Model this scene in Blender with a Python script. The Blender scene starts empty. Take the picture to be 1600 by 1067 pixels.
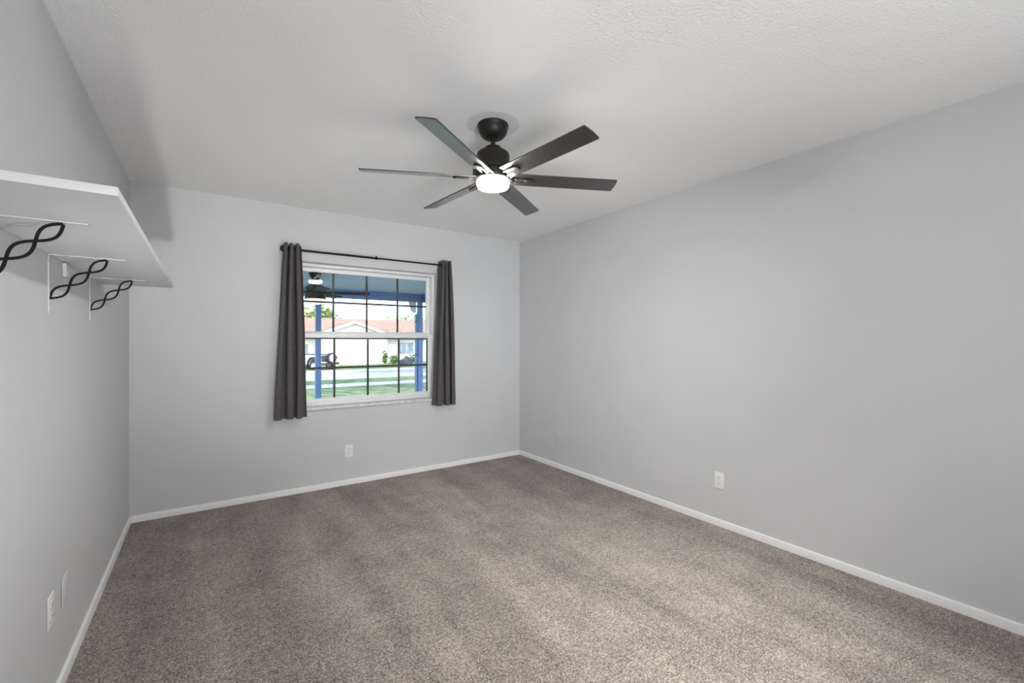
import bpy, bmesh, math, random
from mathutils import Vector, Matrix
random.seed(7)
SC = bpy.context.scene
COL = SC.collection
PI = math.pi
R = math.radians

# ------------------------------------------------------------------ room dimensions (metres)
XL, XR, YB, YN, ZC = -0.451, 2.970, 4.156, -0.34, 2.44
CAMZ = 1.2946

# ------------------------------------------------------------------ camera
cd = bpy.data.cameras.new('camera'); cam = bpy.data.objects.new('camera', cd); COL.objects.link(cam)
cam.location = (0, 0, CAMZ); cam.rotation_euler = (PI/2, 0, -0.6033134)
cd.sensor_width = 36.0; cd.lens = 36.0*694.157/1600; cd.clip_start = 0.02; cd.clip_end = 500
SC.camera = cam

# ------------------------------------------------------------------ view
SC.view_settings.view_transform = 'Standard'; SC.view_settings.look = 'None'
SC.view_settings.gamma = 1.0; SC.view_settings.use_curve_mapping = False
SC.view_settings.exposure = 0.07

# ------------------------------------------------------------------ world sky, sun, large lights
W = bpy.data.worlds.new('sky'); SC.world = W; W.use_nodes = True
wn = W.node_tree; wn.nodes.clear()
sky = wn.nodes.new('ShaderNodeTexSky'); sky.sky_type = 'NISHITA'; sky.sun_disc = False
sky.sun_elevation = R(38); sky.sun_rotation = R(200); sky.air_density = 1.0; sky.dust_density = 1.2; sky.ozone_density = 1.4
bg = wn.nodes.new('ShaderNodeBackground'); bg.inputs['Strength'].default_value = 0.17
wo = wn.nodes.new('ShaderNodeOutputWorld')
wn.links.new(sky.outputs[0], bg.inputs[0]); wn.links.new(bg.outputs[0], wo.inputs[0])

def lamp(name, kind, loc, energy, color=(1, 1, 1), target=None, size=1.0, size_y=None, direction=None, shape=None):
    d = bpy.data.lights.new(name, kind); d.energy = energy; d.color = color
    if kind == 'AREA':
        d.shape = shape or ('RECTANGLE' if size_y else 'DISK'); d.size = size
        if size_y: d.size_y = size_y
    o = bpy.data.objects.new(name, d); COL.objects.link(o); o.location = loc
    v = Vector(direction) if direction else (Vector(target)-Vector(loc) if target else Vector((0, 0, -1)))
    o.rotation_euler = v.to_track_quat('-Z', 'Y').to_euler()
    return o
SUN_DIR = Vector((-0.26, 0.74, -0.62)).normalized()          # travels away from the house, over its roof
sun = lamp('sun', 'SUN', (0, -10, 20), 4.2, (1.0, 0.93, 0.84), direction=SUN_DIR); sun.data.angle = R(0.6)
# unseen fill lamps added behind the camera, plus a low lamp casting the shelf shadow
K = dict(fan=240.0, low=3.2, front=13.5, up=24.5, pool=13.5, far=9.2, side=5.0, sky=0.70, sun=6.5)
lamp('fill_front', 'AREA', (0.60, -0.60, 1.50), K['front'], (1.0, 0.995, 0.99), target=(1.1, 4.1, 1.2), size=0.5)  # added frontal fill, no fixture; brightens the walls ahead
lamp('fill_up', 'AREA', (0.35, -0.80, 0.75), K['up'], (0.95, 0.98, 1.0), direction=(0.10, 0.62, 0.78), size=1.8, size_y=1.0)  # added upward fill that lifts the ceiling
sb = lamp('fill_side', 'AREA', (2.0, -0.95, 0.9), K['side'], (0.98, 0.99, 1.0), direction=(-0.05, 0.15, 1.0), size=0.9, size_y=0.9); sb.data.spread = R(130)  # added fill for the right side of the ceiling
pl = lamp('fill_pool', 'AREA', (1.5, -0.70, 2.32), K['pool'], (1.0, 0.98, 0.96), target=(1.66, 1.25, 0.0), size=0.5); pl.data.spread = R(58)  # added spot that makes the bright pool on the carpet
fl = lamp('fill_far', 'AREA', (0.45, -0.60, 0.95), K['far'], (0.96, 0.985, 1.0), target=(2.45, 4.1, 1.55), size=0.8); fl.data.spread = R(62)  # added fill aimed at the right part of the back wall
lw = lamp('low_lamp', 'AREA', (0.0, -0.14, 0.12), K['low'], (1.0, 0.985, 0.97), target=(0.15, 4.1, 2.15), size=0.16); lw.data.spread = R(46)
bg.inputs['Strength'].default_value = K['sky']; sun.data.energy = K['sun']

# ------------------------------------------------------------------ materials
def nodes_of(name):
    m = bpy.data.materials.new(name); m.use_nodes = True
    nt = m.node_tree; b = nt.nodes['Principled BSDF']
    return m, nt, b
def mat(name, col, rough=0.5, metal=0.0, var=0.0, vscale=8.0, bump=0.0, bscale=60.0, spec=0.5, stretch=None, detail=3.0, emit=None, emit_s=0.0):
    m, nt, b = nodes_of(name)
    b.inputs['Roughness'].default_value = rough; b.inputs['Metallic'].default_value = metal
    b.inputs['Specular IOR Level'].default_value = spec
    b.inputs['Base Color'].default_value = (*col, 1)
    tc = nt.nodes.new('ShaderNodeTexCoord'); src = tc.outputs['Object']
    if stretch:
        mp = nt.nodes.new('ShaderNodeMapping'); mp.inputs['Scale'].default_value = stretch
        nt.links.new(src, mp.inputs[0]); src = mp.outputs[0]
    n = nt.nodes.new('ShaderNodeTexNoise'); n.inputs['Scale'].default_value = vscale; n.inputs['Detail'].default_value = detail
    nt.links.new(src, n.inputs['Vector'])
    cr = nt.nodes.new('ShaderNodeValToRGB')
    cr.color_ramp.elements[0].position = 0.3; cr.color_ramp.elements[1].position = 0.7
    cr.color_ramp.elements[0].color = tuple(max(0, c*(1-var)) for c in col)+(1,)
    cr.color_ramp.elements[1].color = tuple(min(1, c*(1+var)) for c in col)+(1,)
    nt.links.new(n.outputs['Fac'], cr.inputs[0]); nt.links.new(cr.outputs[0], b.inputs['Base Color'])
    if bump:
        n2 = nt.nodes.new('ShaderNodeTexNoise'); n2.inputs['Scale'].default_value = bscale; n2.inputs['Detail'].default_value = 3
        nt.links.new(src, n2.inputs['Vector'])
        bp = nt.nodes.new('ShaderNodeBump'); bp.inputs['Strength'].default_value = bump; bp.inputs['Distance'].default_value = 0.004
        nt.links.new(n2.outputs['Fac'], bp.inputs['Height']); nt.links.new(bp.outputs[0], b.inputs['Normal'])
    if emit:
        b.inputs['Emission Color'].default_value = (*emit, 1); b.inputs['Emission Strength'].default_value = emit_s
    return m
M = {}
M['wall'] = mat('grey_wall_paint', (0.585, 0.59, 0.60), 0.55, var=0.012, vscale=3, bump=0.05, bscale=180, spec=0.3)
M['white'] = mat('white_trim_paint', (0.80, 0.80, 0.79), 0.4, var=0.02, vscale=12)
M['shelf'] = mat('white_shelf_board', (0.63, 0.635, 0.65), 0.4, var=0.01, vscale=10)
M['bracket'] = mat('painted_bracket_steel', (0.64, 0.645, 0.655), 0.5, var=0.01)
M['vinyl'] = mat('white_vinyl', (0.78, 0.79, 0.80), 0.35, var=0.015, vscale=10)
M['marble'] = mat('marble_sill', (0.66, 0.655, 0.64), 0.35, var=0.16, vscale=26, detail=8)
M['plate'] = mat('white_plastic_plate', (0.80, 0.80, 0.78), 0.35, var=0.01)
M['slot'] = mat('dark_slots', (0.05, 0.05, 0.05), 0.6)
M['black'] = mat('black_iron', (0.007, 0.0065, 0.006), 0.6, var=0.2, vscale=40, spec=0.2)
M['fan'] = mat('matte_black_fan_metal', (0.011, 0.0095, 0.008), 0.45, var=0.1, vscale=30, spec=0.35)
M['blade'] = mat('dark_wood_grain_blade', (0.013, 0.011, 0.0095), 0.36, var=0.45, vscale=9, stretch=(1.5, 30, 30), spec=0.55, bump=0.06, bscale=9)
_b = M['blade'].node_tree.nodes['Principled BSDF']; _b.inputs['Coat Weight'].default_value = 1.0; _b.inputs['Coat Roughness'].default_value = 0.27; _b.inputs['Coat IOR'].default_value = 1.7
M['bronze'] = mat('dark_bronze_grid', (0.035, 0.033, 0.034), 0.45, var=0.1)
M['curtain'] = mat('charcoal_curtain_cloth', (0.098, 0.090, 0.091), 0.9, var=0.07, vscale=30, bump=0.25, bscale=900, spec=0.15)
M['lining'] = mat('pale_curtain_lining', (0.42, 0.43, 0.45), 0.9, var=0.03, vscale=30)
M['diffuser'] = mat('frosted_lamp_diffuser', (0.9, 0.88, 0.84), 0.5, emit=(1.0, 0.975, 0.94), emit_s=K['fan'])
M['porch_blade'] = mat('black_porch_blade', (0.02, 0.022, 0.028), 0.6, var=0.2, spec=0.2)
M['porch_diffuser'] = mat('porch_lamp_diffuser', (0.9, 0.85, 0.78), 0.5, emit=(1.0, 0.85, 0.66), emit_s=2.2)
M['porch_paint'] = mat('pale_blue_porch_paint', (0.66, 0.74, 0.84), 0.6, var=0.08, vscale=3, bump=0.06, bscale=20, stretch=(0.6, 3, 1))
M['post_paint'] = mat('blue_post_paint', (0.16, 0.28, 0.53), 0.5, var=0.06, vscale=6)
M['spout'] = mat('dark_blue_downspout', (0.05, 0.10, 0.22), 0.5, var=0.05)
M['concrete'] = mat('pale_concrete', (0.50, 0.49, 0.47), 0.85, var=0.1, vscale=3, bump=0.2, bscale=30)
M['asphalt'] = mat('grey_street_paving', (0.36, 0.37, 0.40), 0.9, var=0.12, vscale=2, bump=0.2, bscale=40)
M['grass'] = mat('lawn_grass', (0.17, 0.215, 0.105), 0.9, var=0.5, vscale=2.2, bump=0.6, bscale=40, detail=9, spec=0.1)
M['stucco'] = mat('white_stucco', (0.78, 0.78, 0.77), 0.8, var=0.04, vscale=2, bump=0.1, bscale=30)
M['rooftile'] = mat('brown_shingle_roof', (0.27, 0.185, 0.135), 0.9, var=0.22, vscale=3, stretch=(1, 4, 4), detail=6)
M['garage'] = mat('cream_garage_door', (0.76, 0.74, 0.68), 0.6, var=0.03)
M['housewin'] = mat('dark_house_glass', (0.22, 0.30, 0.38), 0.12, var=0.1)
M['leaf'] = mat('green_leaves', (0.13, 0.21, 0.05), 0.7, var=0.55, vscale=1.7, detail=5)
M['leaf_light'] = mat('yellow_green_leaves', (0.24, 0.31, 0.09), 0.7, var=0.5, vscale=1.7, detail=5)
M['bark'] = mat('tree_bark', (0.11, 0.085, 0.065), 0.9, var=0.3, vscale=10, bump=0.5, bscale=20)
M['carwhite'] = mat('white_car_paint', (0.68, 0.69, 0.71), 0.25, var=0.01)
M['cardark'] = mat('black_car_trim', (0.03, 0.03, 0.034), 0.5, var=0.1)
M['rubber'] = mat('tyre_rubber', (0.022, 0.022, 0.024), 0.8, var=0.15, vscale=30)
M['rim'] = mat('silver_wheel_rim', (0.62, 0.63, 0.65), 0.3, metal=0.6)
M['taillight'] = mat('red_tail_light', (0.35, 0.03, 0.03), 0.3)
M['binpaint'] = mat('dark_slate_plastic', (0.022, 0.028, 0.045), 0.6, var=0.3, vscale=4)
M['extwall'] = mat('exterior_wall_paint', (0.40, 0.46, 0.56), 0.8, var=0.05, bump=0.1)
M['shingle'] = mat('own_roof_shingles', (0.22, 0.20, 0.19), 0.9, var=0.2)

def glass_mat():
    m, nt, b = nodes_of('clear_window_glass')
    nt.nodes.remove(b)
    t = nt.nodes.new('ShaderNodeBsdfTransparent'); t.inputs[0].default_value = (0.96, 0.975, 0.985, 1)
    g = nt.nodes.new('ShaderNodeBsdfGlossy'); g.inputs['Roughness'].default_value = 0.01
    f = nt.nodes.new('ShaderNodeFresnel'); f.inputs['IOR'].default_value = 1.45
    mx = nt.nodes.new('ShaderNodeMixShader'); out = nt.nodes['Material Output']
    nt.links.new(f.outputs[0], mx.inputs[0]); nt.links.new(t.outputs[0], mx.inputs[1]); nt.links.new(g.outputs[0], mx.inputs[2])
    nt.links.new(mx.outputs[0], out.inputs[0])
    return m
M['glass'] = glass_mat()

def ceiling_mat():
    # orange-peel spray texture; a round mark of rougher, greyer spray where an older canopy once sat
    m, nt, b = nodes_of('textured_white_ceiling')
    b.inputs['Roughness'].default_value = 0.6; b.inputs['Specular IOR Level'].default_value = 0.35
    L = nt.links.new; N = nt.nodes.new
    tc = N('ShaderNodeTexCoord')
    d = N('ShaderNodeVectorMath'); d.operation = 'DISTANCE'; d.inputs[1].default_value = (FX, FY, ZC)
    L(tc.outputs['Object'], d.inputs[0])
    nz = N('ShaderNodeTexNoise'); nz.inputs['Scale'].default_value = 45; nz.inputs['Detail'].default_value = 2
    L(tc.outputs['Object'], nz.inputs['Vector'])
    wob = N('ShaderNodeMath'); wob.operation = 'MULTIPLY_ADD'; wob.inputs[1].default_value = 0.022; L(nz.outputs['Fac'], wob.inputs[0]); L(d.outputs['Value'], wob.inputs[2])
    lt = N('ShaderNodeMapRange'); lt.inputs['From Min'].default_value = 0.144; lt.inputs['From Max'].default_value = 0.156
    lt.inputs['To Min'].default_value = 1; lt.inputs['To Max'].default_value = 0; L(wob.outputs[0], lt.inputs['Value'])
    mx = N('ShaderNodeMix'); mx.data_type = 'RGBA'
    mx.inputs[6].default_value = (0.91, 0.91, 0.91, 1); mx.inputs[7].default_value = (0.76, 0.76, 0.76, 1)
    L(lt.outputs[0], mx.inputs[0]); L(mx.outputs[2], b.inputs['Base Color'])
    n1 = N('ShaderNodeTexNoise'); n1.inputs['Scale'].default_value = 75; n1.inputs['Detail'].default_value = 4; n1.inputs['Roughness'].default_value = 0.55
    L(tc.outputs['Object'], n1.inputs['Vector'])
    ad = N('ShaderNodeMath'); ad.operation = 'MULTIPLY_ADD'; ad.inputs[1].default_value = 0.4; ad.inputs[2].default_value = 0.55; L(lt.outputs[0], ad.inputs[0])
    bp = N('ShaderNodeBump'); bp.inputs['Distance'].default_value = 0.010
    L(ad.outputs[0], bp.inputs['Strength']); L(n1.outputs['Fac'], bp.inputs['Height']); L(bp.outputs[0], b.inputs['Normal'])
    return m

def carpet_mat():
    m, nt, b = nodes_of('taupe_cut_pile_carpet')
    b.inputs['Roughness'].default_value = 0.95; b.inputs['Specular IOR Level'].default_value = 0.1
    b.inputs['Sheen Weight'].default_value = 0.25; b.inputs['Sheen Roughness'].default_value = 0.6
    L = nt.links.new; N = nt.nodes.new
    tc = N('ShaderNodeTexCoord'); P = tc.outputs['Object']
    # tufts
    v = N('ShaderNodeTexVoronoi'); v.inputs['Scale'].default_value = 105; v.inputs['Randomness'].default_value = 1.0
    wn_ = N('ShaderNodeTexNoise'); wn_.inputs['Scale'].default_value = 60; wn_.inputs['Detail'].default_value = 2; L(P, wn_.inputs['Vector'])
    wa = N('ShaderNodeVectorMath'); wa.operation = 'MULTIPLY_ADD'; wa.inputs[1].default_value = (0.014, 0.014, 0.014)
    L(wn_.outputs['Color'], wa.inputs[0]); L(P, wa.inputs[2]); L(wa.outputs[0], v.inputs['Vector'])
    n = N('ShaderNodeTexNoise'); n.inputs['Scale'].default_value = 150; n.inputs['Detail'].default_value = 5; n.inputs['Roughness'].default_value = 0.7; L(P, n.inputs['Vector'])
    n3 = N('ShaderNodeTexNoise'); n3.inputs['Scale'].default_value = 38; n3.inputs['Detail'].default_value = 3; L(P, n3.inputs['Vector'])
    # vacuum streaks along the room, and scuffed patches
    mp = N('ShaderNodeMapping'); mp.inputs['Scale'].default_value = (4.2, 0.55, 1); mp.inputs['Rotation'].default_value = (0, 0, R(4)); L(P, mp.inputs[0])
    st = N('ShaderNodeTexNoise'); st.inputs['Scale'].default_value = 1.0; st.inputs['Detail'].default_value = 3; st.inputs['Distortion'].default_value = 0.4; L(mp.outputs[0], st.inputs['Vector'])
    pt = N('ShaderNodeTexNoise'); pt.inputs['Scale'].default_value = 4.5; pt.inputs['Detail'].default_value = 4; L(P, pt.inputs['Vector'])
    def mul(a, k, c):
        q = N('ShaderNodeMath'); q.operation = 'MULTIPLY_ADD'; q.inputs[1].default_value = k
        L(a, q.inputs[0])
        if isinstance(c, float): q.inputs[2].default_value = c
        else: L(c, q.inputs[2])
        return q.outputs[0]
    s = mul(n.outputs['Fac'], 2.8, -1.485)
    s = mul(v.outputs['Distance'], -0.55, s)
    s = mul(n3.outputs['Fac'], 0.62, s)
    s = mul(st.outputs['Fac'], 0.62, s)
    s = mul(pt.outputs['Fac'], 0.44, s)
    cr = N('ShaderNodeValToRGB'); e = cr.color_ramp.elements
    e[0].position = 0.05; e[0].color = (0.050, 0.036, 0.026, 1)
    e[1].position = 1.05; e[1].color = (0.64, 0.555, 0.48, 1)
    k = e.new(0.52); k.color = (0.262, 0.214, 0.176, 1)
    L(s, cr.inputs[0]); L(cr.outputs[0], b.inputs['Base Color'])
    h = mul(n.outputs['Fac'], 1.0, 0.0); h = mul(v.outputs['Distance'], -0.7, h)
    bp = N('ShaderNodeBump'); bp.inputs['Strength'].default_value = 0.9; bp.inputs['Distance'].default_value = 0.008
    L(h, bp.inputs['Height']); L(bp.outputs[0], b.inputs['Normal'])
    return m

# ------------------------------------------------------------------ mesh helpers
class MB:
    def __init__(s): s.bm = bmesh.new()
    def box(s, x0, x1, y0, y1, z0, z1, bev=0.0, seg=2):
        t = bmesh.new(); bmesh.ops.create_cube(t, size=1)
        for v in t.verts: v.co = Vector(((x0+x1)/2+v.co.x*(x1-x0), (y0+y1)/2+v.co.y*(y1-y0), (z0+z1)/2+v.co.z*(z1-z0)))
        if bev: bmesh.ops.bevel(t, geom=t.edges[:], offset=bev, segments=seg, affect='EDGES', profile=0.5)
        s.merge(t); return s
    def merge(s, t, mtx=None):
        if mtx is not None: bmesh.ops.transform(t, matrix=mtx, verts=t.verts)
        me = bpy.data.meshes.new('tmp'); t.to_mesh(me); t.free(); s.bm.from_mesh(me); bpy.data.meshes.remove(me)
    def lathe(s, prof, cx=0, cy=0, cz=0, n=48, axis='Z', mtx=None):
        t = bmesh.new(); rings = []
        for r, z in prof:
            if r < 1e-6: rings.append([t.verts.new((0, 0, z))])
            else: rings.append([t.verts.new((r*math.cos(2*PI*i/n), r*math.sin(2*PI*i/n), z)) for i in range(n)])
        for a, b in zip(rings, rings[1:]):
            for i in range(n):
                j = (i+1) % n
                if len(a) == 1 and len(b) == 1: continue
                if len(a) == 1: t.faces.new((a[0], b[j], b[i]))
                elif len(b) == 1: t.faces.new((a[i], a[j], b[0]))
                else: t.faces.new((a[i], a[j], b[j], b[i]))
        bmesh.ops.recalc_face_normals(t, faces=t.faces)
        m = Matrix.Translation((cx, cy, cz))
        if axis == 'X': m = m @ Matrix.Rotation(PI/2, 4, 'Y')
        if axis == 'Y': m = m @ Matrix.Rotation(-PI/2, 4, 'X')
        s.merge(t, mtx if mtx is not None else m); return s
    def cyl(s, a, b, r, n=16):
        a = Vector(a); b = Vector(b); L = (b-a).length
        m = Matrix.Translation(a) @ (b-a).to_track_quat('Z', 'Y').to_matrix().to_4x4()
        return s.lathe([(0, 0), (r, 0), (r, L), (0, L)], n=n, mtx=m)
    def tube(s, pts, r, n=10, cap=True):
        t = bmesh.new(); rings = []; pts = [Vector(p) for p in pts]
        up = Vector((0, 1, 0))
        for i, p in enumerate(pts):
            d = (pts[min(i+1, len(pts)-1)]-pts[max(i-1, 0)]).normalized()
            u = up - d*up.dot(d)
            if u.length < 1e-4: u = Vector((1, 0, 0))
            u.normalize(); w = d.cross(u)
            rr = r[i] if isinstance(r, (list, tuple)) else r
            rings.append([t.verts.new(p+u*rr*math.cos(2*PI*k/n)+w*rr*math.sin(2*PI*k/n)) for k in range(n)])
        for a, b in zip(rings, rings[1:]):
            for k in range(n): t.faces.new((a[k], a[(k+1) % n], b[(k+1) % n], b[k]))
        if cap: t.faces.new(rings[0][::-1]); t.faces.new(rings[-1])
        bmesh.ops.recalc_face_normals(t, faces=t.faces)
        s.merge(t); return s
    def prism(s, poly, axis, a, b, bev=0.0):
        # poly: 2-D outline; axis: the extrusion axis
        t = bmesh.new()
        def P(u, v, w): return {'X': (w, u, v), 'Y': (u, w, v), 'Z': (u, v, w)}[axis]
        lo = [t.verts.new(P(u, v, a)) for u, v in poly]; hi = [t.verts.new(P(u, v, b)) for u, v in poly]
        t.faces.new(lo); t.faces.new(hi)
        for i in range(len(poly)):
            j = (i+1) % len(poly); t.faces.new((lo[i], lo[j], hi[j], hi[i]))
        bmesh.ops.recalc_face_normals(t, faces=t.faces)
        if bev: bmesh.ops.bevel(t, geom=t.edges[:], offset=bev, segments=2, affect='EDGES')
        s.merge(t); return s
    def build(s, name, material, parent=None, smooth=30):
        me = bpy.data.meshes.new(name); s.bm.to_mesh(me); s.bm.free()
        me.materials.append(material)
        if smooth:
            for p in me.polygons: p.use_smooth = True
            try: me.set_sharp_from_angle(angle=R(smooth))
            except Exception: pass
        o = bpy.data.objects.new(name, me); COL.objects.link(o)
        if parent: o.parent = parent
        return o
def tag(o, label=None, cat=None, group=None, kind=None):
    if label: o['label'] = label
    if cat: o['category'] = cat
    if group: o['group'] = group
    if kind: o['kind'] = kind
    return o
def thing(name, loc=(0, 0, 0), rotz=0.0, label=None, cat=None, group=None, kind=None):
    o = bpy.data.objects.new(name, None); COL.objects.link(o); o.location = loc; o.rotation_euler = (0, 0, rotz); o.empty_display_size = 0.1
    return tag(o, label, cat, group, kind)
def kids(o): return [c for c in COL.objects if c.parent == o]
def copy_tree(o, parent=None):
    c = o.copy(); COL.objects.link(c)
    if parent: c.parent = parent
    for ch in kids(o): copy_tree(ch, c)
    return c
def struct(name, mb, material, label=None, cat=None):
    return tag(mb.build(name, material), label, cat, None, 'structure')

FX, FY = 1.252, 1.994        # ceiling fan axis

# ================================================================== ROOM SHELL
T = 0.20
WX0, WX1, WZ0, WZ1 = 0.600, 1.945, 0.700, 1.985          # window opening
struct('floor', MB().box(XL-T, XR+T, -2.3, YB+T, -0.15, 0.0), carpet_mat(), 'taupe cut-pile carpet with faint vacuum streaks across the room', 'carpet')
struct('ceiling', MB().box(XL-T, XR+T, -2.3, YB+T, ZC, ZC+0.12), ceiling_mat(), 'white sprayed ceiling with a round mark at the fan', 'ceiling')
struct('wall_left', MB().box(XL-T, XL, -2.3, YB, 0, ZC), M['wall'], 'pale grey wall with the white shelf on it', 'wall')
struct('wall_right', MB().box(XR, XR+T, -2.3, YB, 0, ZC), M['wall'], 'plain pale grey long wall on the right', 'wall')
wb = MB()
wb.box(XL-T, WX0, YB, YB+T, 0, ZC); wb.box(WX1, XR+T, YB, YB+T, 0, ZC)
wb.box(WX0, WX1, YB, YB+T, 0, WZ0); wb.box(WX0, WX1, YB, YB+T, WZ1, ZC)
struct('wall_back', wb, M['wall'], 'pale grey wall with the curtained window', 'wall')
# wall behind the camera, left wide open so the added fill lamps reach in
wn2 = MB(); wn2.box(2.45, XR, YN-0.12, YN, 0, ZC)
struct('wall_near', wn2, M['wall'], 'pale grey wall behind the camera with an opening added for the fill lamps', 'wall')
struct('wall_sun_stop', MB().box(XL-T, XR+T, -2.3, -2.2, 0, ZC), M['wall'], 'pale grey wall added behind the camera to keep the sun out', 'wall')  # unseen, added to close the open end against the sun
# baseboards: square stock with a rounded top edge
BH, BT = 0.047, 0.013
prof = [(0, 0), (BT, 0), (BT, BH-0.010), (BT*0.80, BH-0.003), (BT*0.45, BH), (0, BH)]
struct('baseboard_left', MB().prism([(XL+u, v) for u, v in prof], 'Y', -2.2, YB), M['white'], 'low white baseboard along the left wall', 'baseboard')
struct('baseboard_right', MB().prism([(XR-u, v) for u, v in prof], 'Y', YN, YB), M['white'], 'low white baseboard along the right wall', 'baseboard')
struct('baseboard_back', MB().prism([(YB-u, v) for u, v in prof], 'X', XL+BT, XR-BT), M['white'], 'low white baseboard under the window', 'baseboard')

# ================================================================== WINDOW
win = thing('window_1', ((WX0+WX1)/2, YB+0.10, WZ0), 0, 'white double-hung window with dark grid bars', 'window', None, 'structure')
WL = win.location.copy()
def wpart(name, mb, m, parent=win):
    bmesh.ops.translate(mb.bm, verts=mb.bm.verts, vec=-WL); return mb.build(name, m, parent)
YF = YB+0.085                 # room-side face of the frame
def ring(mb, x0, x1, z0, z1, w, y0, y1, wb_=None, wt=None, bev=0.003):
    wb_ = wb_ or w; wt = wt or w
    mb.box(x0, x0+w, y0, y1, z0, z1, bev); mb.box(x1-w, x1, y0, y1, z0, z1, bev)
    mb.box(x0+w, x1-w, y0, y1, z0, z0+wb_, bev); mb.box(x0+w, x1-w, y0, y1, z1-wt, z1, bev)
f = MB(); ring(f, WX0, WX1, 0.722, WZ1, 0.026, YF, YB+0.185)
wpart('window_frame', f, M['vinyl'])
SX0, SX1 = WX0+0.027, WX1-0.027
ZM = 1.35
# upper sash sits further out, lower sash nearer the room
def sash(name, y0, z0, z1, stile, rb, rt, label):
    s = MB(); ring(s, SX0, SX1, z0, z1, stile, y0, y0+0.032, rb, rt)
    so = wpart(name, s, M['vinyl'])
    gx0, gx1, gz0, gz1 = SX0+stile, SX1-stile, z0+rb, z1-rt
    mb = MB(); yy = y0+0.014
    for k in (1, 2, 3):
        x = gx0+(gx1-gx0)*k/4; mb.box(x-0.009, x+0.009, yy-0.004, yy+0.004, gz0, gz1)
    zz = (gz0+gz1)/2; mb.box(gx0, gx1, yy-0.0045, yy+0.0045, zz-0.009, zz+0.009)
    wpart('grid_bars', mb, M['bronze'], so)
    g = MB(); g.box(gx0-0.004, gx1+0.004, y0+0.0075, y0+0.0095, gz0-0.004, gz1+0.004); wpart('pane', g, M['glass'], so)
    return so, (gx0, gx1, gz0, gz1)
up, ug = sash('upper_sash', YF+0.055, ZM-0.010, WZ1-0.027, 0.036, 0.046, 0.036, None)
lo, lg = sash('lower_sash', YF+0.018, 0.740, ZM+0.022, 0.036, 0.044, 0.044, None)
sp = MB(); a, b_, c_, d_ = lg; yy = YF+0.018+0.014
sp.box(a, b_, yy-0.005, yy+0.005, d_-0.013, d_); sp.box(b_-0.012, b_, yy-0.005, yy+0.005, c_, d_-0.013); sp.box(a, a+0.012, yy-0.005, yy+0.005, c_, d_-0.013)
wpart('pane_spacer', sp, M['bronze'], lo)
lk = MB(); lk.box(1.60, 1.665, YF+0.022, YF+0.046, ZM+0.022, ZM+0.032, 0.003); lk.cyl((1.632, YF+0.034, ZM+0.030), (1.632, YF+0.034, ZM+0.040), 0.011)
wpart('sash_lock', lk, M['vinyl'], lo)
sl = MB(); sl.box(WX0-0.03, WX1+0.03, YB-0.022, YB-0.0005, 0.698, 0.722, 0.003); sl.box(WX0, WX1, YB, YB+0.19, 0.7005, 0.7215)
wpart('window_sill', sl, M['marble'])

# ================================================================== CURTAIN ROD AND CURTAINS
YR = YB-0.09; ZR = 2.058
rod = thing('curtain_rod', (1.27, YR, ZR), 0, 'thin black curtain rod with a round knob above the window', 'curtain rod')
mb = MB(); mb.cyl((-0.70, 0, 0), (0.02, 0, 0), 0.0095); mb.cyl((0.02, 0, 0), (0.70, 0, 0), 0.0075); mb.build('pole', M['black'], rod)
mb = MB(); mb.lathe([(0, -0.012), (0.0115, -0.012), (0.0135, -0.004), (0.0135, 0.004), (0.0115, 0.012), (0, 0.012)], 0.02, 0, 0, 20, 'X'); mb.cyl((0.02, 0, 0.008), (0.02, 0, 0.022), 0.005, 10); mb.build('joint_collar', M['black'], rod)
for sx in (-1, 1):
    mb = MB(); mb.lathe([(0, -0.030), (0.014, -0.027), (0.024, -0.016), (0.027, 0), (0.024, 0.014), (0.014, 0.024), (0.010, 0.030), (0.010, 0.045), (0, 0.045)], sx*0.742, 0, 0, 24, 'X' if sx < 0 else 'X')
    if sx > 0: bmesh.ops.transform(mb.bm, matrix=Matrix.Translation((0.742, 0, 0)) @ Matrix.Rotation(PI, 4, 'Z') @ Matrix.Translation((-0.742, 0, 0)), verts=mb.bm.verts)
    mb.build('finial', M['black'], rod)
    mb = MB(); xb = -0.755 if sx < 0 else 0.678
    xb = sx*0.69
    mb.box(xb-0.011, xb+0.011, 0.086, 0.0895, -0.045, 0.03, 0.001); mb.cyl((xb, 0.087, -0.010), (xb, 0.004, -0.010), 0.006, 12); mb.lathe([(0.008, -0.008), (0.0155, -0.008), (0.0155, 0.008), (0.008, 0.008)], xb, 0, 0, 20, 'X'); mb.build('bracket', M['black'], rod)

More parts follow.
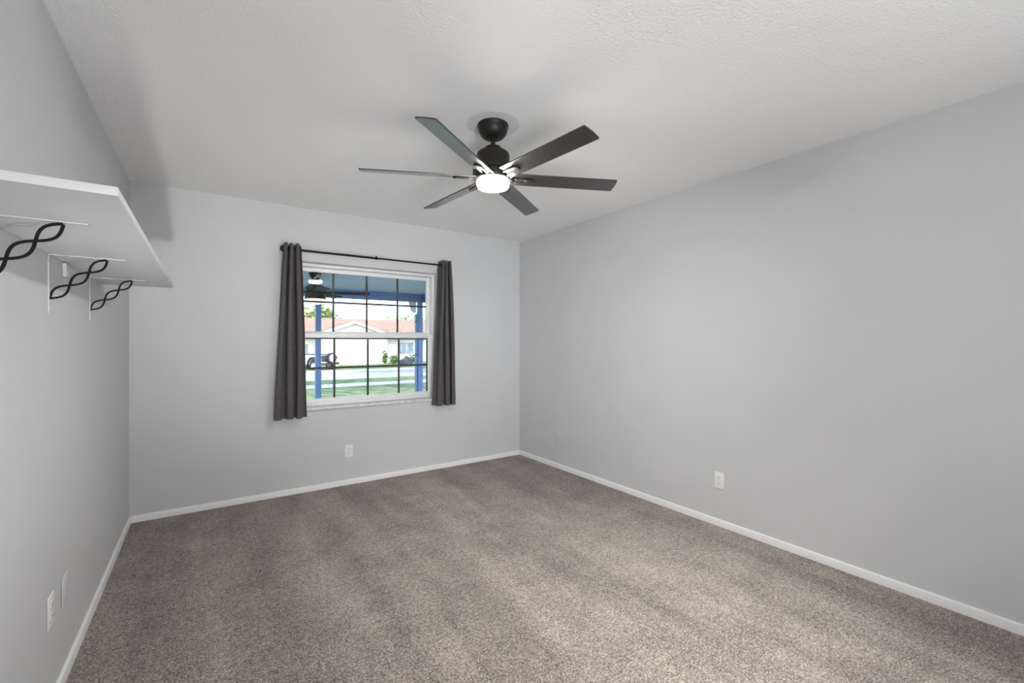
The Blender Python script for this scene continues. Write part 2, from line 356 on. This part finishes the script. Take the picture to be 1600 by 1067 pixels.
def curtain(x0t, x1t, x0b, x1b, nw, ph, label, flare):
    xm = (x0t+x1t)/2
    root = thing('curtain', (xm, YR, 0.65), 0, label, 'curtain', 'grey curtain panels')
    NZ, NS = 40, 150
    zt, zb = 2.102, 0.655
    def P(s, k, off=0.0):
        f = k/NZ; e = f**flare
        a = x0t+(x0b-x0t)*e; b = x1t+(x1b-x1t)*e
        w = b-a
        th = 2*PI*nw*s+ph
        amp = 0.042+0.006*math.sin(3.1*f+1.0)
        sway = 0.006*math.sin(5*f+7*s)*f
        x = a+w*s+0.15*w/nw*math.sin(2*th)*(0.75+0.25*math.sin(2.2*s+f))+sway
        y = amp*math.cos(th)*(1+0.15*math.sin(9*s+2*f))
        return Vector((x-xm, y, zt+(zb-zt)*f-0.65))
    def sheet(off):
        t = bmesh.new(); g = []
        for k in range(NZ+1):
            row = []
            for i in range(NS+1):
                s = i/NS; p = P(s, k)
                if off:
                    d = P(min(1, s+1e-3), k)-P(max(0, s-1e-3), k); nrm = Vector((-d.y, d.x, 0)).normalized(); p = p+nrm*off
                row.append(t.verts.new(p))
            g.append(row)
        return t, g
    def solid(o0, o1):
        t, g = sheet(o0); t2 = bmesh.new(); mb = MB()
        A = []; B = []
        for off, S in ((o0, A), (o1, B)):
            for k in range(NZ+1):
                row = []
                for i in range(NS+1):
                    s = i/NS; p = P(s, k); d = P(min(1, s+1e-3), k)-P(max(0, s-1e-3), k)
                    row.append(t2.verts.new(p+Vector((-d.y, d.x, 0)).normalized()*off))
                S.append(row)
        for k in range(NZ):
            for i in range(NS):
                t2.faces.new((A[k][i], A[k][i+1], A[k+1][i+1], A[k+1][i]))
                t2.faces.new((B[k][i], B[k+1][i], B[k+1][i+1], B[k][i+1]))
        for i in range(NS):
            t2.faces.new((A[0][i], B[0][i], B[0][i+1], A[0][i+1])); t2.faces.new((A[NZ][i], A[NZ][i+1], B[NZ][i+1], B[NZ][i]))
        for k in range(NZ):
            t2.faces.new((A[k][0], A[k+1][0], B[k+1][0], B[k][0])); t2.faces.new((A[k][NS], B[k][NS], B[k+1][NS], A[k+1][NS]))
        bmesh.ops.recalc_face_normals(t2, faces=t2.faces); t.free(); mb.merge(t2); return mb
    solid(-0.0015, 0.0).build('cloth', M['curtain'], root, 60)
    solid(0.0002, 0.0012).build('lining', M['lining'], root, 60)
    # metal eyelets where the rod passes through
    for j in range(int(nw*2)):
        th = PI/2+j*PI
        s = (th-ph)/(2*PI*nw)
        if 0.02 < s < 0.98:
            p = P(s, 2)
            mb = MB(); mb.lathe([(0.013, -0.003), (0.019, -0.003), (0.020, 0), (0.019, 0.003), (0.013, 0.003), (0.013, -0.003)], p.x, 0, ZR-0.65, 24, 'X'); mb.build('eyelet', M['black'], root)
    return root
curtain(0.525, 0.655, 0.455, 0.700, 3.0, PI/2-0.5, 'dark grey curtain panel hanging left of the window', 0.8)
curtain(1.932, 2.035, 1.872, 2.108, 3.0, -0.5, 'dark grey curtain panel hanging right of the window', 0.8)

# ================================================================== SHELF AND BRACKETS (left wall)
ZS = 1.598
shelf = MB().box(XL+0.0005, -0.151, 1.230, 3.170, ZS, ZS+0.019, 0.0012)
tag(shelf.build('wall_shelf', M['shelf']), 'long white board shelf mounted high on the left wall', 'shelf')
def bracket_proto():
    root = thing('shelf_bracket', (XL, 2.185, ZS))
    mb = MB(); mb.box(0.0005, 0.004, -0.011, 0.011, -0.206, -0.0035, 0.0008); mb.lathe([(0, 0), (0.004, 0), (0.003, 0.0018), (0, 0.0022)], 0.004, 0, -0.19, 12, 'X'); mb.build('wall_plate', M['wall'], root)
    mb = MB(); mb.box(0.0005, 0.202, -0.011, 0.011, -0.0035, -0.0003, 0.0008); mb.build('shelf_arm', M['shelf'], root)
    A = Vector((0.003, 0, -0.154)); B = Vector((0.153, 0, -0.0065)); D = (B-A); L = D.length; D.normalize(); Nn = Vector((-D.z, 0, D.x))
    for sg in (-1, 1):
        pts = []
        for i in range(73):
            s = i/72; th = 3*PI*s
            pts.append(A+D*(L*s)+Nn*(sg*0.0155*math.sin(th))+Vector((0, sg*0.0034*math.cos(th), 0)))
        mb = MB(); mb.tube(pts, 0.0037, 10); mb.build('twisted_rod', M['black'], root)
    return root
br = bracket_proto()
br2 = copy_tree(br); br3 = copy_tree(br)
br.location.y = 1.573; br3.location.y = 2.850
G = 'shelf brackets under the wall shelf'
tag(br, 'black twisted shelf bracket nearest the near end of the white shelf', 'shelf bracket', G)
tag(br2, 'black twisted shelf bracket in the middle under the white shelf', 'shelf bracket', G)
tag(br3, 'black twisted shelf bracket closest to the back wall under the shelf', 'shelf bracket', G)
cl = thing('shelf_cleat', (XL, 2.395, 1.56), 0, 'small white screwed block on the left wall under the shelf', 'cleat')
MB().box(0.0005, 0.012, -0.030, 0.030, -0.016, 0.035, 0.002).build('block', M['bracket'], cl)
MB().lathe([(0, 0), (0.004, 0), (0.0035, 0.0015), (0, 0.0018)], 0.012, -0.004, 0.002, 12, 'X').build('screw', M['rim'], cl)

# ================================================================== OUTLETS AND PLATES
def outlet_proto(duplex):
    # built facing +Y at the origin (wall surface at y = 0)
    root = thing('wall_outlet' if duplex else 'blank_wall_plate')
    mb = MB(); mb.box(-0.036, 0.036, 0.0003, 0.0062, -0.058, 0.058, 0.003, 3); mb.build('cover_plate', M['plate'] if duplex else M['wall'], root)
    if duplex:
        for s in (-1, 1):
            mb = MB(); pts = []
            for i in range(24):
                a = 2*PI*i/24; pts.append((0.0165*max(-1, min(1, 1.25*math.cos(a))), s*0.0205+0.0145*math.sin(a)))
            mb.prism(pts, 'Y', 0.0055, 0.0078); rc = mb.build('receptacle', M['plate'], root)
            mb = MB()
            mb.box(-0.0078, -0.0054, 0.0070, 0.0081, s*0.0205-0.002, s*0.0205+0.0075)
            mb.box(0.0054, 0.0078, 0.0070, 0.0081, s*0.0205-0.001, s*0.0205+0.0065)
            mb.cyl((0, 0.0070, s*0.0205-0.0075), (0, 0.0081, s*0.0205-0.0075), 0.0028, 10)
            mb.build('slots', M['slot'], rc)
        MB().cyl((0, 0.006, 0), (0, 0.0073, 0), 0.003, 12).build('screw', M['rim'], root)
    else:
        for s in (-1, 1): MB().cyl((0, 0.006, s*0.03), (0, 0.0073, s*0.03), 0.0028, 12).build('screw', M['wall'], root)
    return root
o1 = outlet_proto(True); p1 = outlet_proto(False)
o2 = copy_tree(o1); o3 = copy_tree(o1); p2 = copy_tree(p1)
GO, GP = 'wall outlets', 'painted blank wall plates'
o1.location = (1.067, YB, 0.302); o1.rotation_euler.z = PI; tag(o1, 'white wall outlet below the window on the back wall', 'outlet', GO)
o2.location = (XR, 1.744, 0.320); o2.rotation_euler.z = PI/2; tag(o2, 'white wall outlet on the right wall above the baseboard', 'outlet', GO)
o3.location = (XL, 2.200, 0.352); o3.rotation_euler.z = -PI/2; tag(o3, 'white wall outlet low on the left wall', 'outlet', GO)
p1.location = (XR, 3.480, 0.318); p1.rotation_euler.z = PI/2; tag(p1, 'wall-coloured blank plate on the right wall near the far corner', 'wall plate', GP)
p2.location = (XL, 2.385, 0.342); p2.rotation_euler.z = -PI/2; tag(p2, 'wall-coloured blank plate just beyond the left wall outlet', 'wall plate', GP)

# ================================================================== CEILING FAN
fan = thing('ceiling_fan', (FX, FY, ZC), 0, 'black six-blade ceiling fan with a lit round lamp', 'ceiling fan')
MB().lathe([(0, 0), (0.080, 0), (0.082, -0.006), (0.080, -0.014), (0.078, -0.018), (0.0765, -0.030), (0.070, -0.048), (0.058, -0.063), (0.042, -0.073), (0.026, -0.077), (0.024, -0.074), (0, -0.074)], n=56).build('canopy', M['fan'], fan)
MB().lathe([(0, -0.066), (0.020, -0.066), (0.021, -0.080), (0.0165, -0.086), (0.0125, -0.088), (0.0125, -0.118), (0.019, -0.120), (0.019, -0.126), (0, -0.126)], n=32).build('downrod', M['fan'], fan)
MB().lathe([(0, -0.116), (0.036, -0.116), (0.043, -0.120), (0.045, -0.128), (0.046, -0.137), (0.060, -0.141), (0.076, -0.147), (0.085, -0.155), (0.088, -0.166), (0.088, -0.225), (0.090, -0.229), (0.103, -0.232), (0.107, -0.238), (0.107, -0.250), (0, -0.250)], n=64).build('motor_housing', M['fan'], fan)
MB().lathe([(0, -0.2505), (0.103, -0.2505), (0.107, -0.256), (0.107, -0.282), (0.103, -0.296), (0.090, -0.304), (0.0855, -0.305), (0, -0.305)], n=64).build('light_kit', M['fan'], fan)
MB().lathe([(0, -0.3055), (0.0845, -0.3055), (0.0848, -0.322), (0.080, -0.331), (0.066, -0.336), (0.035, -0.3385), (0, -0.339)], n=56).build('diffuser', M['diffuser'], fan)
BZ = -0.281
def blade_mesh():
    # along +X; flat board with slightly arched tip, bevelled
    r0, r1, h = 0.092, 0.676, 0.0505
    pts = [(r0, -h*0.97), (r1-0.004, -h), (r1, -h+0.004), (r1+0.004, 0.0), (r1, h-0.004), (r1-0.004, h), (r0, h*0.97)]
    mb = MB(); mb.prism(pts, 'Z', -0.0035, 0.0035, 0.0012); return mb
def arm_mesh():
    mb = MB()
    for s in (-1, 1):
        mb.box(0.098, 0.190, s*0.016-0.006, s*0.016+0.006, -0.0105, -0.0036, 0.002)
    mb.lathe([(0, -0.0115), (0.019, -0.0115), (0.0215, -0.009), (0.0215, -0.0036), (0, -0.0036)], 0.190, 0, 0, 24)
    for x, y in ((0.125, 0.016), (0.125, -0.016), (0.192, 0)):
        mb.lathe([(0, -0.0135), (0.0035, -0.013), (0.0045, -0.0105), (0, -0.0105)], x, y, 0, 12)
    return mb
bd = blade_mesh().build('blade', M['blade'], fan); ad_ = arm_mesh().build('blade_arm', M['fan'], bd)
for k in range(6):
    b = bd if k == 0 else bd.copy()
    if k:
        COL.objects.link(b); a = ad_.copy(); COL.objects.link(a); a.parent = b
    b.matrix_local = Matrix.Translation((0, 0, BZ)) @ Matrix.Rotation(R(-25+60*k), 4, 'Z') @ Matrix.Rotation(R(-14), 4, 'X')

# ================================================================== PORCH
PZ = 2.145; PY = 7.60; PX0, PX1 = -2.0, 3.42
struct('roof', MB().prism([(-2.6, 2.58), (YB+T, 2.58), (YB+T, 2.30), (PY+0.35, 2.26), (PY+0.35, 2.38), (2.0, 4.2), (-2.6, 2.8)], 'X', -3.2, 4.2), M['shingle'], 'roof of the house over the room and porch, added unseen to block the sun', 'roof')  # out of view; put in to keep sunlight off the room
struct('porch_ceiling', MB().box(PX0, PX1, YB+T+0.001, PY+0.12, PZ, PZ+0.10), M['porch_paint'], 'pale blue painted porch ceiling outside the window', 'porch ceiling')
struct('porch_floor', MB().box(PX0, PX1, YB+T+0.001, PY+0.15, -0.35, -0.16), M['concrete'], 'concrete porch slab outside the window', 'porch floor')
bm_ = thing('porch_beam', (0.7, PY, 2.005), 0, 'blue painted beam along the front edge of the porch', 'beam', None, 'structure')
MB().box(PX0-0.7, PX1-0.7, -0.045, 0.045, 0.0, PZ-2.0055, 0.004).build('front_beam', M['post_paint'], bm_)
MB().box(PX1-0.15-0.7, PX1-0.05-0.7, YB+T-PY+0.002, -0.046, 0.0, PZ-2.0055, 0.004).build('side_beam', M['post_paint'], bm_)
def post(x, w, label):
    r = thing('porch_post', (x, PY, -0.16), 0, label, 'post', 'porch posts')
    MB().box(-w/2, w/2, -w/2, w/2, 0.0005, 2.005+0.159, 0.005).build('shaft', M['post_paint'], r)
    MB().box(-w/2-0.012, w/2+0.012, -w/2-0.012, w/2+0.012, 0.0005, 0.09, 0.004).build('base_trim', M['post_paint'], r)
    return r
post(1.475, 0.082, 'blue porch post seen through the left window panes')
post(3.200, 0.088, 'blue porch post beside the downspout at the porch corner')
ds = thing('downspout', (3.128, PY+0.0, -0.16), 0, 'narrow blue rain downspout beside the right porch post', 'downspout')
MB().box(-0.014, 0.014, -0.03, 0.03, 0.02, 1.95, 0.005).build('pipe', M['post_paint'], ds)
for z in (0.5, 1.2, 1.8): MB().box(-0.017, 0.017, -0.033, 0.033, z, z+0.03, 0.003).build('strap', M['spout'], ds)
bk = MB(); pr = [(0.0, 0.0), (0.0, -0.19), (-0.015, -0.20), (-0.05, -0.19), (-0.085, -0.155), (-0.105, -0.10), (-0.125, -0.03), (-0.13, 0.0)]
pf = thing('porch_fan', (1.0, 5.9, PZ), 0, 'dark ceiling fan with a warm lamp hanging under the porch', 'ceiling fan')
tag(bk.prism([(3.118+u, 2.0045+v) for u, v in pr], 'Y', PY-0.04, PY+0.012, 0.003).build('beam_corbel', M['porch_paint']), 'pale blue curved corbel under the porch beam beside the corner post', 'corbel')
pf.location = (1.118, 5.93, PZ)
MB().lathe([(0, 0), (0.072, 0), (0.070, -0.02), (0.045, -0.07), (0.020, -0.10), (0, -0.10)], n=32).build('canopy', M['fan'], pf)
MB().lathe([(0, -0.095), (0.013, -0.095), (0.013, -0.16), (0, -0.16)], n=20).build('downrod', M['fan'], pf)
MB().lathe([(0, -0.155), (0.09, -0.155), (0.108, -0.17), (0.108, -0.225), (0.09, -0.235), (0.09, -0.25), (0.122, -0.255), (0.122, -0.325), (0, -0.325)], n=40).build('motor_housing', M['fan'], pf)
MB().lathe([(0, -0.3255), (0.108, -0.3255), (0.106, -0.345), (0.08, -0.375), (0.04, -0.388), (0, -0.39)], n=32).build('diffuser', M['porch_diffuser'], pf)
pb = MB(); pb.prism([(0.10, -0.03), (0.20, -0.055), (0.62, -0.065), (0.645, -0.04), (0.645, 0.04), (0.62, 0.065), (0.20, 0.055), (0.10, 0.03)], 'Z', -0.004, 0.004)
pbo = pb.build('blade', M['porch_blade'], pf)
for k in range(5):
    b = pbo if k == 0 else pbo.copy()
    if k: COL.objects.link(b)
    b.matrix_local = Matrix.Translation((0, 0, -0.242)) @ Matrix.Rotation(R(-20+72*k), 4, 'Z') @ Matrix.Rotation(R(-11), 4, 'X')

# ================================================================== STREET AND YARDS
prof_g = [(PY+0.15, -0.24), (12.0, -0.36), (18.3, -0.50)]
def strip(name, m, y0, z0, y1, z1, label, cat, x0=-40, x1=70, lift=0.0):
    return struct(name, MB().prism([(y0, z0-0.6), (y1, z1-0.6), (y1, z1+lift), (y0, z0+lift)], 'X', x0, x1), m, label, cat)
strip('lawn', M['grass'], PY+0.151, -0.24, 18.3, -0.50, 'front lawn between the porch and the sidewalk', 'lawn')
strip('sidewalk', M['concrete'], 18.301, -0.49, 19.9, -0.52, 'pale sidewalk crossing beyond the front lawn', 'sidewalk')
strip('verge', M['grass'], 19.901, -0.53, 23.2, -0.60, 'strip of grass between sidewalk and street', 'verge')
strip('street', M['asphalt'], 23.201, -0.68, 30.4, -0.68, 'grey street in front of the white house', 'street')
strip('far_lawn', M['grass'], 30.401, -0.62, 90.0, -0.90, 'grass around the white house across the street', 'lawn')
struct('driveway', MB().prism([(30.39, -1.1), (39.0, -1.1), (39.0, -0.835), (30.39, -0.600)], 'X', 5.3, 13.0), M['concrete'], 'pale driveway leading to the garage across the street', 'driveway')

# ---- house across the street
hs = thing('house', (10.4, 40.0, -0.87), 0, 'white house with brown shingle roof and front gable across the street', 'house')
HL = hs.location.copy()
def hp(name, mb, m, parent=None):
    bmesh.ops.translate(mb.bm, verts=mb.bm.verts, vec=-HL); return mb.build(name, m, parent or hs)
GX0, GX1, GY = 7.55, 13.35, 39.0
mb = MB(); mb.prism([(GX0, -0.9), (GX1, -0.9), (GX1, 1.75), (10.42, 2.87), (GX0, 1.75)], 'Y', GY, 42.5); hp('garage_wing_wall', mb, M['stucco'])
mb = MB(); mb.box(-2.0, 24.0, 41.0, 49.0, -0.95, 1.66); mb.prism([(-2.0, 1.66), (24.0, 1.66), (24.0, 1.66), (-2, 1.66)], 'Y', 41, 41.001); hp('main_wall', mb, M['stucco'])
mb = MB(); mb.prism([(40.3, 1.60), (45.0, 3.38), (49.7, 1.60), (49.7, 1.72), (45.0, 3.52), (40.3, 1.72)], 'X', -2.6, 24.6); hp('main_roof', mb, M['rooftile'])
mb = MB(); mb.prism([(6.85, 1.60), (10.42, 2.90), (13.99, 1.60), (13.99, 1.72), (10.42, 3.02), (6.85, 1.72)], 'Y', 38.62, 43.6); hp('gable_roof', mb, M['rooftile'])
mb = MB(); mb.prism([(6.80, 1.52), (10.42, 2.83), (14.04, 1.52), (14.04, 1.73), (10.42, 3.04), (6.80, 1.73)], 'Y', 38.55, 38.615); hp('gable_fascia', mb, M['white'])
mb = MB(); mb.box(-2.6, 24.6, 40.22, 40.30, 1.57, 1.73); hp('eave_fascia', mb, M['white'])
mb = MB()
for k in range(4): mb.box(8.15, 12.7, GY-0.03-0.004*(k % 2), GY-0.002, -0.86+0.53*k, -0.86+0.53*k+0.52, 0.01)
hp('garage_door', mb, M['garage'])
def hwin(x0, x1, z0, z1, y):
    fr = MB(); fr.box(x0-0.08, x1+0.08, y-0.05, y-0.001, z0-0.08, z1+0.08); fo = hp('window', fr, M['white'])
    pn = MB(); xm = (x0+x1)/2; pn.box(x0, xm-0.03, y-0.07, y-0.051, z0, z1); pn.box(xm+0.03, x1, y-0.07, y-0.051, z0, z1); hp('pane', pn, M['housewin'], fo)
hwin(6.40, 7.15, 0.15, 1.05, 41.0); hwin(15.2, 16.6, 0.1, 1.2, 41.0); hwin(18.6, 20.2, 0.1, 1.2, 41.0); hwin(2.2, 3.6, 0.1, 1.2, 41.0)
mb = MB(); mb.box(14.0, 14.9, 40.95, 40.999, -0.88, 1.2, 0.01); hp('front_door', mb, M['garage'])
for x in (14.9, 17.6): mb = MB(); mb.box(x-0.07, x+0.07, 40.35, 40.49, -0.88, 1.62, 0.01); hp('porch_column', mb, M['white'])
mb = MB(); mb.prism([(4.2, 1.66), (5.6, 2.55), (7.0, 1.66)], 'Y', 40.35, 43.0); hp('side_gable', mb, M['stucco'])

# ---- trees and shrubs
def leaves(mb, c, rad, n, size, rnd):
    bm = mb.bm
    for _ in range(n):
        while True:
            v = Vector((rnd.uniform(-1, 1), rnd.uniform(-1, 1), rnd.uniform(-1, 1)))
            if 0.25 < v.length < 1: break
        lump = 0.82+0.25*math.sin(4.1*v.x+1.3)*math.cos(3.7*v.y+2*v.z)
        p = Vector(c)+Vector((v.x*rad[0], v.y*rad[1], v.z*rad[2]))*lump
        q = Matrix.Rotation(rnd.uniform(0, 2*PI), 3, 'Z') @ Matrix.Rotation(rnd.uniform(-1.2, 1.2), 3, 'X')
        s = size*rnd.uniform(0.6, 1.3)
        pts = [(-0.5, 0, 0), (-0.15, -0.28, 0.06), (0.5, 0, -0.05), (-0.15, 0.28, 0.06)]
        vs = [bm.verts.new(p+q @ (Vector(a)*s)) for a in pts]
        bm.faces.new(vs)
def tree(name, base, h, rad, n, size, m, label, cat='tree', trunk=0.16, group=None, seed=1):
    rnd = random.Random(seed)
    r = thing(name, base, 0, label, cat, group)
    cz = h-rad[2]
    mb = MB()
    mb.tube([(0, 0, -0.05), (0.05, 0.02, cz*0.4), (0.02, 0.08, cz*0.8), (0.1, 0.05, cz+rad[2]*0.4)], [trunk*1.25, trunk, trunk*0.85, trunk*0.3], 10)
    for k in range(6):
        a = k*1.05+rnd.uniform(-.3, .3); e = Vector((math.cos(a)*rad[0]*0.65, math.sin(a)*rad[1]*0.65, cz+rnd.uniform(-.2, .4)*rad[2]))
        s0 = Vector((0.02, 0.05, cz*rnd.uniform(0.6, 0.85)))
        mb.tube([s0, s0.lerp(e, 0.5)+Vector((0, 0, 0.15)), e], [trunk*0.45, trunk*0.3, trunk*0.1], 7)
    mb.build('trunk', M['bark'], r)
    mb = MB(); leaves(mb, (0, 0, cz), rad, n, size, rnd); mb.build('foliage', m, r, 0)
    return r
GT = 'trees behind the house across the street'
tree('tree', (10.7, 55, -0.9), 6.7, (3.6, 3.2, 3.0), 3200, 0.5, M['leaf_light'], 'leafy green tree rising behind the left end of the brown roof', 'tree', 0.25, GT, 3)
tree('tree', (21.3, 54, -0.9), 6.0, (4.4, 3.0, 2.6), 1900, 0.45, M['leaf_light'], 'thin leafy tree rising behind the right part of the brown roof', 'tree', 0.22, GT, 5)
tree('tree', (27.6, 55, -0.9), 8.4, (4.0, 3.4, 3.6), 2600, 0.5, M['leaf'], 'tall green tree right of the porch corner post', 'tree', 0.25, GT, 6)
GS = 'shade trees in the front yards'
tree('shade_tree', (8.2, 11.2, -0.36), 9.5, (4.8, 4.4, 2.6), 1100, 0.42, M['leaf'], 'big shade tree on the front lawn near the porch', 'tree', 0.28, GS, 8)
tree('shade_tree', (13.6, 21.6, -0.57), 9.8, (5.0, 4.4, 2.6), 1100, 0.42, M['leaf'], 'big shade tree on the verge beside the sidewalk', 'tree', 0.28, GS, 9)
tree('shade_tree', (20.0, 31.4, -0.64), 11.5, (4.8, 3.6, 2.8), 1300, 0.5, M['leaf'], 'tall shade tree beside the street in front of the white house', 'tree', 0.22, GS, 10)
def shrub(x, y, z, rad, n, label, m, seed):
    r = thing('shrub', (x, y, z), 0, label, 'shrub', 'shrubs before the white house')
    rnd = random.Random(seed)
    mb = MB()
    for k in range(5): mb.tube([(0, 0, 0), (rnd.uniform(-.5, .5)*rad[0], rnd.uniform(-.4, .4)*rad[1], rad[2])], [0.03, 0.01], 6)
    mb.build('stems', M['bark'], r)
    mb = MB(); leaves(mb, (0, 0, rad[2]*0.95), rad, n, 0.22, rnd); mb.build('foliage', m, r, 0)
shrub(12.9, 38.3, -0.85, (0.35, 0.3, 0.75), 260, 'narrow dark shrub at the right corner of the garage wing', M['leaf'], 21)
shrub(13.2, 36.8, -0.80, (0.5, 0.45, 0.55), 260, 'low bush on the grass right of the driveway', M['leaf'], 22)
shrub(16.0, 40.2, -0.88, (1.1, 0.4, 0.5), 420, 'wide bush under the window of the white house', M['leaf'], 23)

# ---- dark rounded bin on the far grass
bn = thing('garden_bin', (13.0, 33.6, -0.715), R(8), 'dark rounded bin on the grass across the street', 'bin')
mb = MB()
o_ = []
for i in range(28):
    a = 2*PI*i/28; c, s = math.cos(a), math.sin(a)
    o_.append((0.46*math.copysign(abs(c)**0.55, c), 0.31+0.30*math.copysign(abs(s)**0.6, s)))
mb.prism(o_, 'Y', -0.28, 0.28, 0.03); mb.build('body', M['binpaint'], bn)
mb = MB(); mb.prism([(u*0.8, 0.31+(v-0.31)*0.8) for u, v in o_], 'Y', -0.31, -0.28, 0.01); mb.build('lid', M['binpaint'], bn)

# ---- open off-road car on the driveway
car = thing('car', (6.05, 33.6, -0.70), R(30), 'white open off-road car with a spare wheel on its back, parked opposite', 'car')
# local axes: +Y is the front, -Y the tail; width along X
def wheel(x, y, z, parent, r=0.37, w=0.24, axis='X', name='wheel'):
    t = MB(); t.lathe([(r*0.58, -w/2), (r*0.9, -w/2), (r, -w/2+0.03), (r, w/2-0.03), (r*0.9, w/2), (r*0.58, w/2), (r*0.58, -w/2)], x, y, z, 32, axis)
    wo_ = t.build(name, M['rubber'], parent)
    h = MB(); h.lathe([(0, -w/2+0.03), (r*0.2, -w/2+0.02), (r*0.25, -w/2+0.05), (r*0.48, -w/2+0.03), (r*0.578, -w/2+0.005), (r*0.578, w/2-0.005), (r*0.48, w/2-0.03), (r*0.25, w/2-0.05), (r*0.2, w/2-0.02), (0, w/2-0.03)], x, y, z, 32, axis)
    h.build('rim', M['rim'], wo_); return wo_
for x in (-0.66, 0.66):
    for y in (-1.15, 1.25): wheel(x, y, 0.37, car)
mb = MB(); side = [(-1.72, 0.45), (-1.70, 1.08), (0.30, 1.08), (0.42, 1.12), (1.75, 1.06), (1.80, 0.55), (1.68, 0.5)]
arch = [(1.25+0.46*math.cos(a), 0.42+0.46*math.sin(a)) for a in [PI*k/8 for k in range(9)]]
arch2 = [(-1.15+0.46*math.cos(a), 0.42+0.46*math.sin(a)) for a in [PI*k/8 for k in range(9)]]
mb.prism(side[:7]+arch+[(0.6, 0.45), (-0.6, 0.45)]+arch2, 'X', -0.74, 0.74); mb.build('body', M['carwhite'], car)
for x in (-1, 1):
    for cy in (1.25, -1.15):
        pts = [(cy+0.54*math.cos(a), 0.42+0.54*math.sin(a)) for a in [PI*k/10 for k in range(11)]]+[(cy+0.465*math.cos(a), 0.42+0.465*math.sin(a)) for a in [PI*k/10 for k in range(10, -1, -1)]]
        mb = MB(); mb.prism(pts, 'X', min(x*0.745, x*0.86), max(x*0.745, x*0.86)); mb.build('fender_flare', M['cardark'], car)
MB().box(-0.78, 0.78, -1.90, -1.74, 0.40, 0.55, 0.02).build('rear_bumper', M['cardark'], car)
MB().box(-0.60, 0.60, -1.745, -1.723, 0.62, 1.06, 0.01).build('tailgate', M['cardark'], car)
for x in (-0.68, 0.68): MB().box(x-0.05, x+0.05, -1.76, -1.725, 0.78, 1.0, 0.01).build('tail_light', M['taillight'], car)
wheel(0.08, -1.88, 0.86, car, 0.37, 0.22, 'Y', 'spare_wheel')
MB().lathe([(0, 0), (0.25, 0.0), (0.255, 0.02), (0, 0.02)], 0.08, -2.005, 0.86, 32, 'Y').build('spare_cover', M['carwhite'], car)
MB().box(-0.70, 0.70, -1.66, 0.34, 1.0805, 1.13, 0.02).build('tonneau_cover', M['cardark'], car)
